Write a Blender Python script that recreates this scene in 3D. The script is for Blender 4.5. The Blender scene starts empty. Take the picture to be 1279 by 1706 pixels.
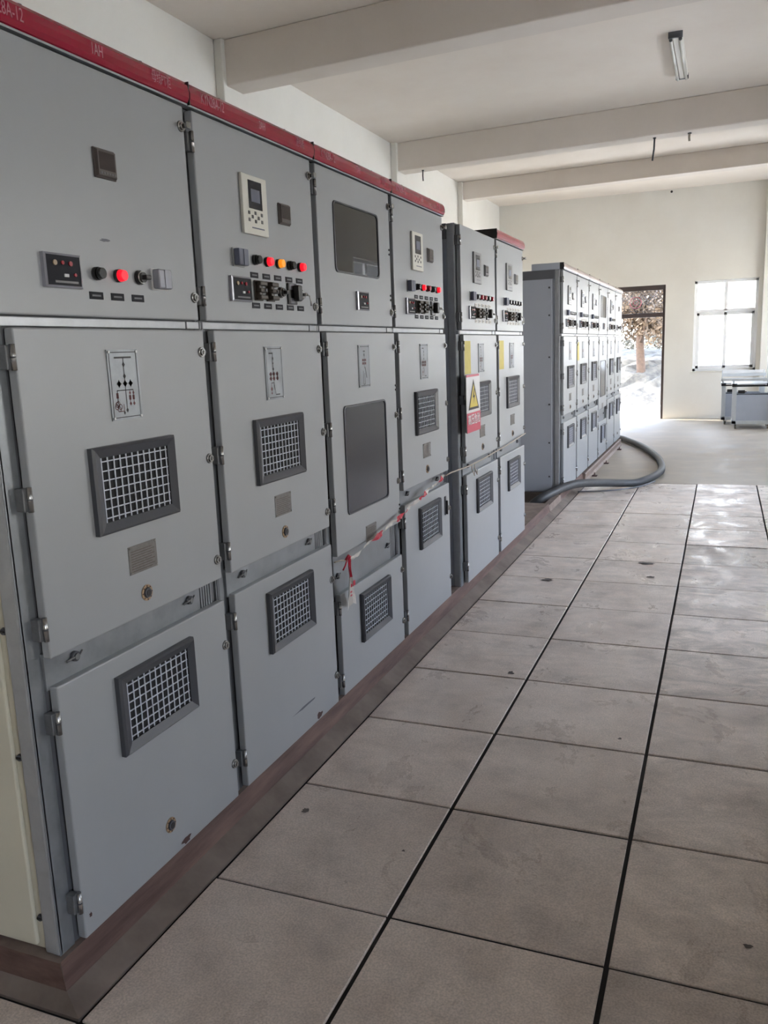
import bpy, bmesh, math, random
from mathutils import Vector, Matrix
random.seed(7)
sc = bpy.context.scene
COL = sc.collection
PI = math.pi

# ------------------------------------------------------------------ camera
cam_d = bpy.data.cameras.new('camera')
cam = bpy.data.objects.new('camera', cam_d); COL.objects.link(cam)
cam_d.sensor_fit = 'VERTICAL'; cam_d.sensor_height = 36.0
cam_d.lens = 1395.62 * 36.0 / 1706.0
cam_d.clip_start = 0.05; cam_d.clip_end = 300
_r = Vector((0.92837117, 0.36977389, -0.03733964))
_u = Vector((-0.03573321, 0.18881113, 0.98136308))
_f = Vector((-0.36993258, 0.90973492, -0.18850001))
_m = Matrix((( _r.x, _u.x, -_f.x, 1.4545), (_r.y, _u.y, -_f.y, -1.4545), (_r.z, _u.z, -_f.z, 1.5729), (0, 0, 0, 1)))
cam.matrix_world = _m
sc.camera = cam

# ------------------------------------------------------------------ world, daylight, exposure
sc.view_settings.view_transform = 'Standard'
sc.view_settings.look = 'None'
sc.view_settings.gamma = 1.0
sc.view_settings.use_curve_mapping = False
sc.view_settings.exposure = 1.6
world = bpy.data.worlds.new('hazy_sky'); sc.world = world
world.use_nodes = True
wn = world.node_tree.nodes; wl = world.node_tree.links
bg = wn['Background']
tc = wn.new('ShaderNodeTexCoord'); sx = wn.new('ShaderNodeSeparateXYZ'); rp = wn.new('ShaderNodeValToRGB')
wl.new(tc.outputs['Generated'], sx.inputs[0]); wl.new(sx.outputs['Z'], rp.inputs[0]); wl.new(rp.outputs[0], bg.inputs[0])
rp.color_ramp.elements[0].position = 0.05; rp.color_ramp.elements[0].color = (1.0, .94, .82, 1)
rp.color_ramp.elements[1].position = 0.42; rp.color_ramp.elements[1].color = (.60, .76, 1.05, 1)
bg.inputs[1].default_value = 7.5
SUN = 8.0
sd = bpy.data.lights.new('sun', 'SUN'); sd.energy = SUN; sd.angle = math.radians(3); sd.color = (1, .95, .86)
so = bpy.data.objects.new('sun', sd); COL.objects.link(so)
so.rotation_euler = Vector((-.68, .16, .72)).to_track_quat('Z', 'Y').to_euler()   # high on the left, grazing the far wall
def portal(name, loc, nrm, w, h):
    d = bpy.data.lights.new(name, 'AREA'); d.shape = 'RECTANGLE'; d.size = w; d.size_y = h
    d.cycles.is_portal = True
    o = bpy.data.objects.new(name, d); COL.objects.link(o); o.location = loc
    n = Vector(nrm); o.rotation_euler = (-n).to_track_quat('Z', 'Y').to_euler()
YF = 16.575; XR = 4.4; XL = -3.02; ZC = 4.45; YB = -5.0
RWIN = [(-3.9, -1.6, .85, 2.9), (2.9, 5.3, .85, 2.65), (6.4, 9.95, .85, 2.75), (12.0, 13.45, .85, 3.15), (14.1, 16.3, .85, 3.3)]     # right wall windows, unseen, most added and sized for light: (near, far, bottom, top)
FWIN = (2.75, 4.1, .945, 2.69)                                              # window added to the far wall, out of view, for more light
portal('door_daylight', (-.5, YF + .30, 1.32), (0, -1, 0), 1.6, 2.6)
portal('window_daylight', (1.45, YF + .30, 1.81), (0, -1, 0), 1.14, 1.72)
portal('window_daylight', ((FWIN[0] + FWIN[1]) / 2, YF + .30, 1.81), (0, -1, 0), 1.35, 1.74)
for a, b, c, d in RWIN:
    portal('side_window_daylight', (XR + .3, (a + b) / 2, (c + d) / 2), (-1, 0, 0), b - a, d - c)

# ------------------------------------------------------------------ materials
def lin(c):
    return tuple(((v / 255) / 12.92 if v / 255 <= .04045 else ((v / 255 + .055) / 1.055) ** 2.4) for v in c)
def newmat(name):
    m = bpy.data.materials.new(name); m.use_nodes = True
    nt = m.node_tree; return m, nt.nodes, nt.links, nt.nodes['Principled BSDF']
def mat(name, rgb, rough=.5, metal=0.0, var=.0, scale=8.0, bump=0.0, bscale=60.0, emis=None, es=0.0, rvar=0.0, coat=0.0, spec=.5, rgb2=None, stretch=(1, 1, 1)):
    m, N, Lk, P = newmat(name)
    c = lin(rgb) + (1,)
    P.inputs['Base Color'].default_value = c
    P.inputs['Roughness'].default_value = rough
    P.inputs['Metallic'].default_value = metal
    P.inputs['Specular IOR Level'].default_value = spec
    P.inputs['Coat Weight'].default_value = coat
    t = N.new('ShaderNodeTexCoord'); mp = N.new('ShaderNodeMapping'); Lk.new(t.outputs['Object'], mp.inputs[0])
    mp.inputs['Scale'].default_value = stretch
    if var or rgb2 or rvar:
        n = N.new('ShaderNodeTexNoise'); n.inputs['Scale'].default_value = scale; n.inputs['Detail'].default_value = 6; n.inputs['Roughness'].default_value = .62
        Lk.new(mp.outputs[0], n.inputs[0])
        if var or rgb2:
            r = N.new('ShaderNodeValToRGB'); Lk.new(n.outputs['Fac'], r.inputs[0]); Lk.new(r.outputs[0], P.inputs['Base Color'])
            r.color_ramp.elements[0].position = .32; r.color_ramp.elements[1].position = .68
            if rgb2: a, b = lin(rgb), lin(rgb2)
            else: a = tuple(v * (1 - var) for v in c[:3]); b = tuple(min(1, v * (1 + var)) for v in c[:3])
            r.color_ramp.elements[0].color = a + (1,); r.color_ramp.elements[1].color = b + (1,)
        if rvar:
            q = N.new('ShaderNodeMapRange'); Lk.new(n.outputs['Fac'], q.inputs[0])
            q.inputs[1].default_value = .3; q.inputs[2].default_value = .7
            q.inputs[3].default_value = max(.02, rough - rvar); q.inputs[4].default_value = min(1, rough + rvar)
            Lk.new(q.outputs[0], P.inputs['Roughness'])
    if bump:
        n2 = N.new('ShaderNodeTexNoise'); n2.inputs['Scale'].default_value = bscale; n2.inputs['Detail'].default_value = 4
        Lk.new(mp.outputs[0], n2.inputs[0])
        b_ = N.new('ShaderNodeBump'); b_.inputs['Strength'].default_value = bump; b_.inputs['Distance'].default_value = .01
        Lk.new(n2.outputs['Fac'], b_.inputs['Height']); Lk.new(b_.outputs[0], P.inputs['Normal'])
    if emis:
        P.inputs['Emission Color'].default_value = lin(emis) + (1,); P.inputs['Emission Strength'].default_value = es
    return m
M = {}
M['paint'] = mat('light_grey_enamel', (145, 148, 151), .36, var=.02, scale=3, bump=.03, bscale=350)
M['side'] = mat('grey_side_panel', (162, 167, 177), .42, var=.03, scale=3)
M['cream'] = mat('cream_side_panel', (196, 192, 176), .5, var=.03, scale=2)
M['galv'] = mat('galvanised_steel', (129, 133, 138), .42, metal=.55, var=.16, scale=14, rvar=.12)
M['galvb'] = mat('bright_zinc_rail', (158, 161, 165), .35, metal=.35, var=.08, scale=20)
M['frame'] = mat('dark_grey_frame', (89, 91, 96), .45, var=.05, scale=10)
M['moul'] = mat('dark_grey_moulding', (63, 65, 71), .42, bump=.04, bscale=300)
M['black'] = mat('black_plastic', (26, 26, 28), .4)
M['dark'] = mat('dark_void', (20, 21, 24), .85)
M['wire'] = mat('pale_wire_mesh', (182, 186, 198), .45)
M['red'] = mat('red_fascia_enamel', (142, 12, 44), .22, var=.04, scale=5, coat=.3)
M['palered'] = mat('pale_pink_fascia', (169, 152, 150), .25, var=.04, scale=5, coat=.3)  # paler, greyer pink than the red fascia, for the far run
M['foot'] = mat('faded_pink_lettering', (178, 112, 126), .5)
M['chrome'] = mat('worn_chrome', (164, 164, 164), .25, metal=.9, var=.1, scale=60)
M['rubber'] = mat('hinge_steel', (110, 112, 115), .4, metal=.4, var=.15, scale=50)
M['white'] = mat('white_plastic', (195, 194, 185), .45)
M['screen'] = mat('dark_display', (34, 38, 48), .15)
M['meter'] = mat('brown_grey_meter', (63, 56, 54), .35)
M['meterg'] = mat('grey_meter', (84, 84, 87), .3)
M['meterlcd'] = mat('brown_display', (52, 44, 44), .2)
M['block'] = mat('blue_grey_plastic', (82, 87, 105), .4)
M['silver'] = mat('silver_plastic', (152, 153, 162), .25, metal=.5)
M['label'] = mat('label_charcoal', (34, 35, 41), .7, spec=.25)
M['labelp'] = mat('label_pale', (164, 160, 152), .5)
M['brown'] = mat('brown_bakelite', (52, 44, 36), .45)
M['lred'] = mat('red_lens_lit', (230, 22, 44), .3, emis=(238, 20, 40), es=.36)
M['lamb'] = mat('amber_lens_lit', (226, 140, 36), .3, emis=(226, 132, 30), es=.3)
M['ldim'] = mat('red_lens_unlit', (140, 30, 44), .25)
M['ldark'] = mat('black_lens', (30, 31, 34), .2)
M['plate'] = mat('etched_aluminium', (110, 108, 106), .35, metal=.5, var=.14, scale=90)
M['etch'] = mat('etched_lines', (75, 61, 54), .6)
M['ink'] = mat('black_ink', (30, 28, 32), .6)
M['inkr'] = mat('dark_red_ink', (84, 40, 44), .6)
M['brass'] = mat('tan_lock_ring', (145, 122, 96), .4)
M['glass'] = mat('smoked_viewing_glass', (26, 26, 30), .02, spec=.6)
M['glassb'] = mat('smoked_lower_glass', (52, 55, 64), .16, spec=.6)
M['scuff'] = mat('scuff_grime', (88, 90, 98), .6)
M['chip'] = mat('paint_chip', (66, 42, 40), .7)
M['yel'] = mat('yellow_film', (169, 155, 59), .5, var=.06, scale=20)
M['signw'] = mat('sign_white', (183, 183, 185), .4)
M['signy'] = mat('sign_yellow', (178, 159, 51), .45)
M['signr'] = mat('sign_red', (169, 56, 78), .4, var=.06, scale=30)
M['tapew'] = mat('tape_white', (178, 174, 169), .4)
M['taper'] = mat('tape_red', (169, 21, 49), .4)
M['tapestr'] = mat('tape_string', (152, 143, 131), .5)
M['mortar'] = mat('plinth_mortar', (124, 112, 103), .75, var=.2, scale=4, bump=.15, bscale=40, rgb2=(92, 80, 73))
M['plinth'] = mat('worn_red_brown_paint', (66, 46, 43), .6, bump=.15, bscale=40, scale=7, rgb2=(112, 88, 80), stretch=(1, .35, 3))
M['plintht'] = mat('plinth_top', (132, 118, 108), .7, scale=9, rgb2=(104, 86, 78), bump=.2)
M['grime'] = mat('dark_grime', (88, 80, 76), .8)
M['gap'] = mat('tile_gap_dark', (34, 30, 30), .9)
M['hose'] = mat('grey_hose_rubber', (50, 52, 55), .5, var=.15, scale=20, bump=.1)
M['cable'] = mat('thin_grey_cable', (104, 104, 110), .5)
M['ruststeel'] = mat('brown_steel_channel', (112, 92, 84), .6, scale=10, rgb2=(134, 120, 112))
M['doorfr'] = mat('dark_bronze_frame', (74, 64, 62), .4)
M['pvc'] = mat('white_window_frame', (238, 238, 238), .4)
M['trolley'] = mat('blue_grey_trolley_panel', (176, 182, 193), .45, var=.03, scale=5)
M['trolleyf'] = mat('pale_steel_trolley', (206, 210, 212), .4, metal=.3, var=.05, scale=12)
M['caster'] = mat('caster_rubber', (150, 142, 130), .6)
M['tube'] = mat('white_glass_tube', (236, 234, 228), .15)
M['fixture'] = mat('white_lamp_housing', (208, 204, 194), .4)
M['bark'] = mat('pale_bark', (66, 50, 38), .9, var=.25, scale=14)
M['leaf'] = mat('dry_tan_leaves', (60, 47, 33), .9, scale=3, rgb2=(86, 68, 48))
M['bush'] = mat('pale_dusty_bush', (66, 62, 52), .9, scale=5, rgb2=(92, 88, 76))
M['ground'] = mat('pale_yard_concrete', (204, 194, 178), .9, var=.05, scale=2)
M['bank'] = mat('stony_bank', (46, 42, 37), .95, scale=5, rgb2=(84, 78, 68), bump=.6, bscale=8)

def wallmat(name, rgb, rgb2, scale=1.2):
    return mat(name, rgb, .8, scale=scale, rgb2=rgb2, bump=.05, bscale=120)
M['wall'] = wallmat('cream_plaster', (223, 219, 210), (229, 226, 218))
M['ceil'] = wallmat('ceiling_plaster', (229, 218, 207), (235, 226, 216))
M['beam'] = wallmat('beam_plaster', (218, 208, 198), (226, 217, 208))

def floor_tile_mat():
    m, N, Lk, P = newmat('terrazzo_cover_slab')
    t = N.new('ShaderNodeTexCoord')
    at = N.new('ShaderNodeAttribute'); at.attribute_name = 'tone'
    n = N.new('ShaderNodeTexNoise'); n.inputs['Scale'].default_value = 1.6; n.inputs['Detail'].default_value = 9; n.inputs['Roughness'].default_value = .68
    mp = N.new('ShaderNodeMapping'); mp.inputs['Scale'].default_value = (1, 1, 1)
    Lk.new(t.outputs['Object'], mp.inputs[0]); Lk.new(mp.outputs[0], n.inputs[0])
    r = N.new('ShaderNodeValToRGB'); Lk.new(n.outputs['Fac'], r.inputs[0])
    r.color_ramp.elements[0].position = .3; r.color_ramp.elements[1].position = .66
    r.color_ramp.elements[0].color = lin((196, 180, 168)) + (1,); r.color_ramp.elements[1].color = lin((219, 205, 194)) + (1,)
    sp = N.new('ShaderNodeTexNoise'); sp.inputs['Scale'].default_value = 170; sp.inputs['Detail'].default_value = 2
    Lk.new(t.outputs['Object'], sp.inputs[0])
    sr = N.new('ShaderNodeMapRange'); Lk.new(sp.outputs['Fac'], sr.inputs[0]); sr.inputs[1].default_value = .35; sr.inputs[2].default_value = .65; sr.inputs[3].default_value = .82; sr.inputs[4].default_value = 1.10
    st = N.new('ShaderNodeTexNoise'); st.inputs['Scale'].default_value = 4.5; st.inputs['Detail'].default_value = 5; st.inputs['Roughness'].default_value = .6
    Lk.new(t.outputs['Object'], st.inputs[0])
    sr2 = N.new('ShaderNodeMapRange'); Lk.new(st.outputs['Fac'], sr2.inputs[0]); sr2.interpolation_type = 'SMOOTHSTEP'; sr2.inputs[1].default_value = .42; sr2.inputs[2].default_value = .80; sr2.inputs[3].default_value = 1.03; sr2.inputs[4].default_value = .72
    m1 = N.new('ShaderNodeMix'); m1.data_type = 'RGBA'; m1.blend_type = 'MULTIPLY'; m1.inputs[0].default_value = 1
    Lk.new(r.outputs[0], m1.inputs[6]); Lk.new(at.outputs['Color'], m1.inputs[7])
    m2 = N.new('ShaderNodeMix'); m2.data_type = 'RGBA'; m2.blend_type = 'MULTIPLY'; m2.inputs[0].default_value = 1
    mm = N.new('ShaderNodeMath'); mm.operation = 'MULTIPLY'; Lk.new(sr.outputs[0], mm.inputs[0]); Lk.new(sr2.outputs[0], mm.inputs[1])
    aw = N.new('ShaderNodeAttribute'); aw.attribute_name = 'wear'
    wn_ = N.new('ShaderNodeTexNoise'); wn_.inputs['Scale'].default_value = 5.5; wn_.inputs['Detail'].default_value = 9; wn_.inputs['Roughness'].default_value = .72; wn_.inputs['Distortion'].default_value = .9
    mpw = N.new('ShaderNodeMapping'); mpw.inputs['Scale'].default_value = (.8, 1.5, 1); Lk.new(t.outputs['Object'], mpw.inputs[0]); Lk.new(mpw.outputs[0], wn_.inputs[0])
    wr = N.new('ShaderNodeMapRange'); Lk.new(wn_.outputs['Fac'], wr.inputs[0]); wr.inputs[1].default_value = .40; wr.inputs[2].default_value = .62; wr.inputs[3].default_value = .58; wr.inputs[4].default_value = 1.12
    wm = N.new('ShaderNodeMix'); wm.data_type = 'FLOAT'; Lk.new(aw.outputs['Fac'], wm.inputs[0]); wm.inputs[2].default_value = 1.0; Lk.new(wr.outputs[0], wm.inputs[3])
    mm0 = mm; mm = N.new('ShaderNodeMath'); mm.operation = 'MULTIPLY'; Lk.new(mm0.outputs[0], mm.inputs[0]); Lk.new(wm.outputs[0], mm.inputs[1])
    cb = N.new('ShaderNodeCombineColor'); [Lk.new(mm.outputs[0], cb.inputs[i]) for i in range(3)]
    Lk.new(m1.outputs[2], m2.inputs[6]); Lk.new(cb.outputs[0], m2.inputs[7])
    Lk.new(m2.outputs[2], P.inputs['Base Color'])
    # worn polish: gloss varies in cloudy streaks
    gl = N.new('ShaderNodeTexNoise'); gl.inputs['Scale'].default_value = 3.2; gl.inputs['Detail'].default_value = 8; gl.inputs['Roughness'].default_value = .7; gl.inputs['Distortion'].default_value = .6
    mp2 = N.new('ShaderNodeMapping'); mp2.inputs['Scale'].default_value = (1.2, .8, 1); Lk.new(t.outputs['Object'], mp2.inputs[0]); Lk.new(mp2.outputs[0], gl.inputs[0])
    gr = N.new('ShaderNodeMapRange'); Lk.new(gl.outputs['Fac'], gr.inputs[0]); gr.interpolation_type = 'SMOOTHSTEP'; gr.inputs[1].default_value = .28; gr.inputs[2].default_value = .70; gr.inputs[3].default_value = .62; gr.inputs[4].default_value = .20
    Lk.new(gr.outputs[0], P.inputs['Roughness'])
    b = N.new('ShaderNodeBump'); b.inputs['Strength'].default_value = .08; b.inputs['Distance'].default_value = .01
    Lk.new(st.outputs['Fac'], b.inputs['Height']); Lk.new(b.outputs[0], P.inputs['Normal'])
    return m
M['tile'] = floor_tile_mat()
M['concrete'] = mat('smooth_concrete_floor', (140, 128, 112), .55, scale=1.8, rgb2=(176, 165, 149), rvar=.15, bump=.05, bscale=6)

def glass_mat(name, veil, tint=(1, 1, 1)):
    m = bpy.data.materials.new(name); m.use_nodes = True; N = m.node_tree.nodes; Lk = m.node_tree.links
    N.remove(N['Principled BSDF']); out = N['Material Output']
    tr = N.new('ShaderNodeBsdfTransparent'); tr.inputs[0].default_value = tint + (1,)
    tl = N.new('ShaderNodeBsdfTranslucent'); tl.inputs[0].default_value = (.92, .93, .93, 1)
    gl = N.new('ShaderNodeBsdfGlossy'); gl.inputs['Roughness'].default_value = .03
    fr = N.new('ShaderNodeFresnel'); fr.inputs[0].default_value = 1.45
    mx = N.new('ShaderNodeMixShader'); mx.inputs[0].default_value = veil
    Lk.new(tr.outputs[0], mx.inputs[1]); Lk.new(tl.outputs[0], mx.inputs[2])
    m2 = N.new('ShaderNodeMixShader'); Lk.new(fr.outputs[0], m2.inputs[0]); Lk.new(mx.outputs[0], m2.inputs[1]); Lk.new(gl.outputs[0], m2.inputs[2])
    Lk.new(m2.outputs[0], out.inputs[0])
    return m
M['dusty'] = glass_mat('dusty_window_glass', .45)
M['clear'] = glass_mat('clear_window_glass', .1)

# ------------------------------------------------------------------ mesh helpers
class MB:
    def __init__(s): s.v = []; s.f = []; s.mi = []; s.mats = []; s.sm = []
    def _m(s, m):
        if m not in s.mats: s.mats.append(m)
        return s.mats.index(m)
    def add(s, verts, faces, m, smooth=False):
        o = len(s.v); k = s._m(m); s.v += [tuple(v) for v in verts]
        for f in faces: s.f.append(tuple(i + o for i in f)); s.mi.append(k); s.sm.append(smooth)
        return s
    def box(s, x0, x1, y0, y1, z0, z1, m, b=0.0):
        if b <= 0:
            v = [(x, y, z) for x in (x0, x1) for y in (y0, y1) for z in (z0, z1)]
            f = [(0, 1, 3, 2), (4, 6, 7, 5), (0, 4, 5, 1), (2, 3, 7, 6), (0, 2, 6, 4), (1, 5, 7, 3)]
            return s.add(v, f, m)
        bm = bmesh.new(); bmesh.ops.create_cube(bm, size=1)
        for q in bm.verts:
            q.co = Vector(((x0 + x1) / 2 + q.co.x * (x1 - x0), (y0 + y1) / 2 + q.co.y * (y1 - y0), (z0 + z1) / 2 + q.co.z * (z1 - z0)))
        bmesh.ops.bevel(bm, geom=bm.edges[:], offset=b, segments=2, affect='EDGES', profile=.5)
        bm.verts.index_update(); s.add([q.co[:] for q in bm.verts], [[q.index for q in f.verts] for f in bm.faces], m); bm.free(); return s
    def cyl(s, p0, p1, r0, m, r1=None, n=14, cap=True, smooth=True):
        if r1 is None: r1 = r0
        a, b = Vector(p0), Vector(p1); d = (b - a).normalized()
        t = d.orthogonal().normalized(); w = d.cross(t)
        v = []
        for p, r in ((a, r0), (b, r1)):
            for i in range(n):
                g = 2 * PI * i / n; v.append(p + (t * math.cos(g) + w * math.sin(g)) * r)
        f = [(i, (i + 1) % n, n + (i + 1) % n, n + i) for i in range(n)]
        s.add(v, f, m, smooth)
        if cap: s.add([x for x in v], [tuple(range(n - 1, -1, -1)), tuple(range(n, 2 * n))], m)
        return s
    def tube(s, pts, r, m, n=10, smooth=True):
        P = [Vector(p) for p in pts]; rings = []; t = None
        for i, p in enumerate(P):
            d = (P[min(i + 1, len(P) - 1)] - P[max(i - 1, 0)]).normalized()
            if t is None: t = d.orthogonal().normalized()
            t = (t - d * t.dot(d)).normalized(); w = d.cross(t)
            rr = r(i) if callable(r) else r
            rings.append([p + (t * math.cos(2 * PI * k / n) + w * math.sin(2 * PI * k / n)) * rr for k in range(n)])
        v = [q for g in rings for q in g]
        f = [(i * n + k, i * n + (k + 1) % n, (i + 1) * n + (k + 1) % n, (i + 1) * n + k) for i in range(len(P) - 1) for k in range(n)]
        f2 = [tuple(range(n - 1, -1, -1)), tuple(range((len(P) - 1) * n, len(P) * n))]
        return s.add(v, f, m, smooth).add([], [], m) if False else s.add(v, f + f2, m, smooth)
    def prism(s, prof, y0, y1, m, mats=None):      # profile in (x, z), extruded along y
        n = len(prof)
        v = [(x, y0, z) for x, z in prof] + [(x, y1, z) for x, z in prof]
        for i in range(n):
            j = (i + 1) % n
            s.add([v[i], v[j], v[n + j], v[n + i]], [(0, 1, 2, 3)], (mats[i] if mats else m))
        s.add(v[:n], [tuple(range(n))], m); s.add(v[n:], [tuple(range(n - 1, -1, -1))], m)
        return s
    def frust(s, x0, x1, o0, o1, m):               # rectangle o0=(y0,y1,z0,z1) at x0 to rectangle o1 at x1 (side walls only)
        a = [(x0, o0[0], o0[2]), (x0, o0[1], o0[2]), (x0, o0[1], o0[3]), (x0, o0[0], o0[3])]
        b = [(x1, o1[0], o1[2]), (x1, o1[1], o1[2]), (x1, o1[1], o1[3]), (x1, o1[0], o1[3])]
        return s.add(a + b, [(i, (i + 1) % 4, 4 + (i + 1) % 4, 4 + i) for i in range(4)], m)
    def mesh(s, name):
        me = bpy.data.meshes.new(name); me.from_pydata(s.v, [], s.f)
        for m in s.mats: me.materials.append(M[m])
        me.polygons.foreach_set('material_index', s.mi); me.polygons.foreach_set('use_smooth', s.sm)
        bm = bmesh.new(); bm.from_mesh(me); bmesh.ops.remove_doubles(bm, verts=bm.verts, dist=1e-6); bmesh.ops.recalc_face_normals(bm, faces=bm.faces); bm.to_mesh(me); bm.free()
        me.update(); return me
CACHE = {}
def put(name, me, parent=None, loc=(0, 0, 0), **props):
    o = bpy.data.objects.new(name, me); COL.objects.link(o); o.location = loc
    if parent is not None: o.parent = parent
    for k, v in props.items(): o[k] = v
    return o
def cached(key, fn):
    if key not in CACHE:
        b = MB(); fn(b); CACHE[key] = b.mesh(str(key))
    return CACHE[key]
def thing(name, loc, label, cat, group=None, scale=None):
    o = bpy.data.objects.new(name, None); COL.objects.link(o); o.location = loc; o.empty_display_size = .1
    o['label'] = label; o['category'] = cat
    if group: o['group'] = group
    if scale: o.scale = scale
    return o
def solo(name, mb, label, cat, loc=(0, 0, 0), group=None):
    o = put(name, mb.mesh(name), None, loc); o['label'] = label; o['category'] = cat
    if group: o['group'] = group
    return o
def struct(name, mb, label=None):
    o = put(name, mb.mesh(name)); o['kind'] = 'structure'
    if label: o['label'] = label
    return o
def text_mesh(body, size, m, sx=1.0, bold=0.0, spacing=1.0):
    key = ('text', body, size, m, sx, bold)
    if key in CACHE: return CACHE[key]
    cu = bpy.data.curves.new('lettering', 'FONT'); cu.body = body; cu.size = size; cu.extrude = .0006; cu.offset = bold
    cu.align_x = 'CENTER'; cu.align_y = 'CENTER'; cu.space_character = spacing; cu.resolution_u = 3
    ob = bpy.data.objects.new('tmp_text', cu); COL.objects.link(ob)
    dg = bpy.context.evaluated_depsgraph_get()
    me = bpy.data.meshes.new_from_object(ob.evaluated_get(dg))
    me.transform(Matrix(((0, 0, 1, 0), (sx, 0, 0, 0), (0, 1, 0, 0), (0, 0, 0, 1))))   # text plane -> facing +X
    me.materials.clear(); me.materials.append(M[m])
    bpy.data.objects.remove(ob); bpy.data.curves.remove(cu)
    CACHE[key] = me
    return me

# ================================================================== SETTING
# floor of cover slabs (real gaps over a dark bed), bare concrete beyond
TX = [.055, .630, 1.230, 1.830, 2.43, 3.03, 3.63, 4.23]
TY0, TS, YT = .4943, .6035, 8.30
def tile_floor():
    me_v, me_f, tones = [], [], []
    rnd = random.Random(3)
    ys = [TY0 + TS * k for k in range(-9, 14)]
    for i in range(len(TX)):
        x0 = TX[i]; x1 = TX[i + 1] if i + 1 < len(TX) else XR
        for j, y0 in enumerate(ys):
            y1 = ys[j + 1] if j + 1 < len(ys) else YT
            if y0 >= YT: continue
            y1 = min(y1, YT)
            gx = .0066 + rnd.uniform(-.001, .001); gy = .0052 + rnd.uniform(-.0008, .0012)
            t = 1 + rnd.uniform(-.09, .07)
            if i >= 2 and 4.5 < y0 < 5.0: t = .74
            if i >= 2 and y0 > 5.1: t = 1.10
            if i == 0 and 3.2 < y0 < 4.3: t = 1.07
            zt = rnd.uniform(-.002, .001) + (0.005 if (i >= 2 and y0 > 5.1) else 0)
            b = .002; z0 = -.03
            o = len(me_v)
            a = (x0 + gx, x1 - gx, y0 + gy, y1 - gy)
            if a[3] - a[2] < .02: continue
            for (z, e) in ((z0, 0), (zt - b, 0), (zt, b)):
                me_v += [(a[0] + e, a[2] + e, z), (a[1] - e, a[2] + e, z), (a[1] - e, a[3] - e, z), (a[0] + e, a[3] - e, z)]
            for L in (0, 4):
                for k in range(4): me_f.append((o + L + k, o + L + (k + 1) % 4, o + L + 4 + (k + 1) % 4, o + L + 4 + k)); tones.append(t)
            me_f.append((o + 8, o + 9, o + 10, o + 11)); tones.append(t)
    # slabs in the aisle in front of the near end of the row (left of the corner)
    for j in range(5):
        for i in range(6):
            x1 = .055 - i * .6; x0 = x1 - .6; y1 = -.11 - j * .6; y0 = y1 - .6
            o = len(me_v); gx, gy, zt, b, z0 = .004, .004, 0, .002, -.03
            if x0 < XL: continue
            a = (x0 + gx, x1 - gx, y0 + gy, y1 - gy); t = 1 + rnd.uniform(-.04, .04)
            for (z, e) in ((z0, 0), (zt - b, 0), (zt, b)):
                me_v += [(a[0] + e, a[2] + e, z), (a[1] - e, a[2] + e, z), (a[1] - e, a[3] - e, z), (a[0] + e, a[3] - e, z)]
            for L in (0, 4):
                for k in range(4): me_f.append((o + L + k, o + L + (k + 1) % 4, o + L + 4 + (k + 1) % 4, o + L + 4 + k)); tones.append(t)
            me_f.append((o + 8, o + 9, o + 10, o + 11)); tones.append(t)
    me = bpy.data.meshes.new('floor'); me.from_pydata(me_v, [], me_f); me.materials.append(M['tile'])
    ca = me.color_attributes.new('tone', 'FLOAT_COLOR', 'CORNER'); cw = me.color_attributes.new('wear', 'FLOAT_COLOR', 'CORNER')
    for p, t in zip(me.polygons, tones):
        w = (.9 if p.center.x > 1.23 else .35) * (1.0 if p.center.y > 2.5 else .45)
        for li in p.loop_indices: ca.data[li].color = (t, t, t * .99, 1); cw.data[li].color = (w, w, w, 1)
    me.update(); o = put('floor', me); o['kind'] = 'structure'; o['label'] = 'worn grey terrazzo cover slabs with dark open joints'
tile_floor()
STAINS = [(.99, 4.66, .07, .03), (.39, 4.06, .05, .035), (.15, .92, .014, .016), (.56, .80, .006, .006), (1.569, .686, .016, .008), (1.437, 5.60, .05, .03), (.54, 2.36, .018, .022), (1.12, 1.80, .008, .010), (1.05, 4.30, .03, .02)]
b = MB(); rs = random.Random(21)
for sx_, sy_, rx_, ry_ in STAINS:
    p = []
    for k in range(16):
        a = 2 * PI * k / 16; q = rs.uniform(.55, 1.15); p.append((sx_ + rx_ * q * math.cos(a), sy_ + ry_ * q * math.sin(a), .0032))
    b.add(p, [tuple(range(16))], 'grime')
put('stain', b.mesh('stain'), bpy.data.objects['floor'], label='small dark dirt marks on the slabs')
b = MB(); b.box(-.2, XR, YB, YT + .012, -.12, -.007, 'gap'); b.box(XL, -.2, YB, -.1, -.12, -.007, 'gap')
struct('floor', b, 'dark bed below the slab joints')
b = MB()
b.box(-.2, XR, YT + .012, YF + .24, -.12, 0, 'concrete'); b.box(XL, -.2, 6.87, YF + .24, -.12, 0, 'concrete')
b.box(XL, -1.7, -.1, 6.87, -.12, 0, 'concrete')
struct('floor', b, 'smooth pale concrete floor at the far end of the room')
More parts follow.
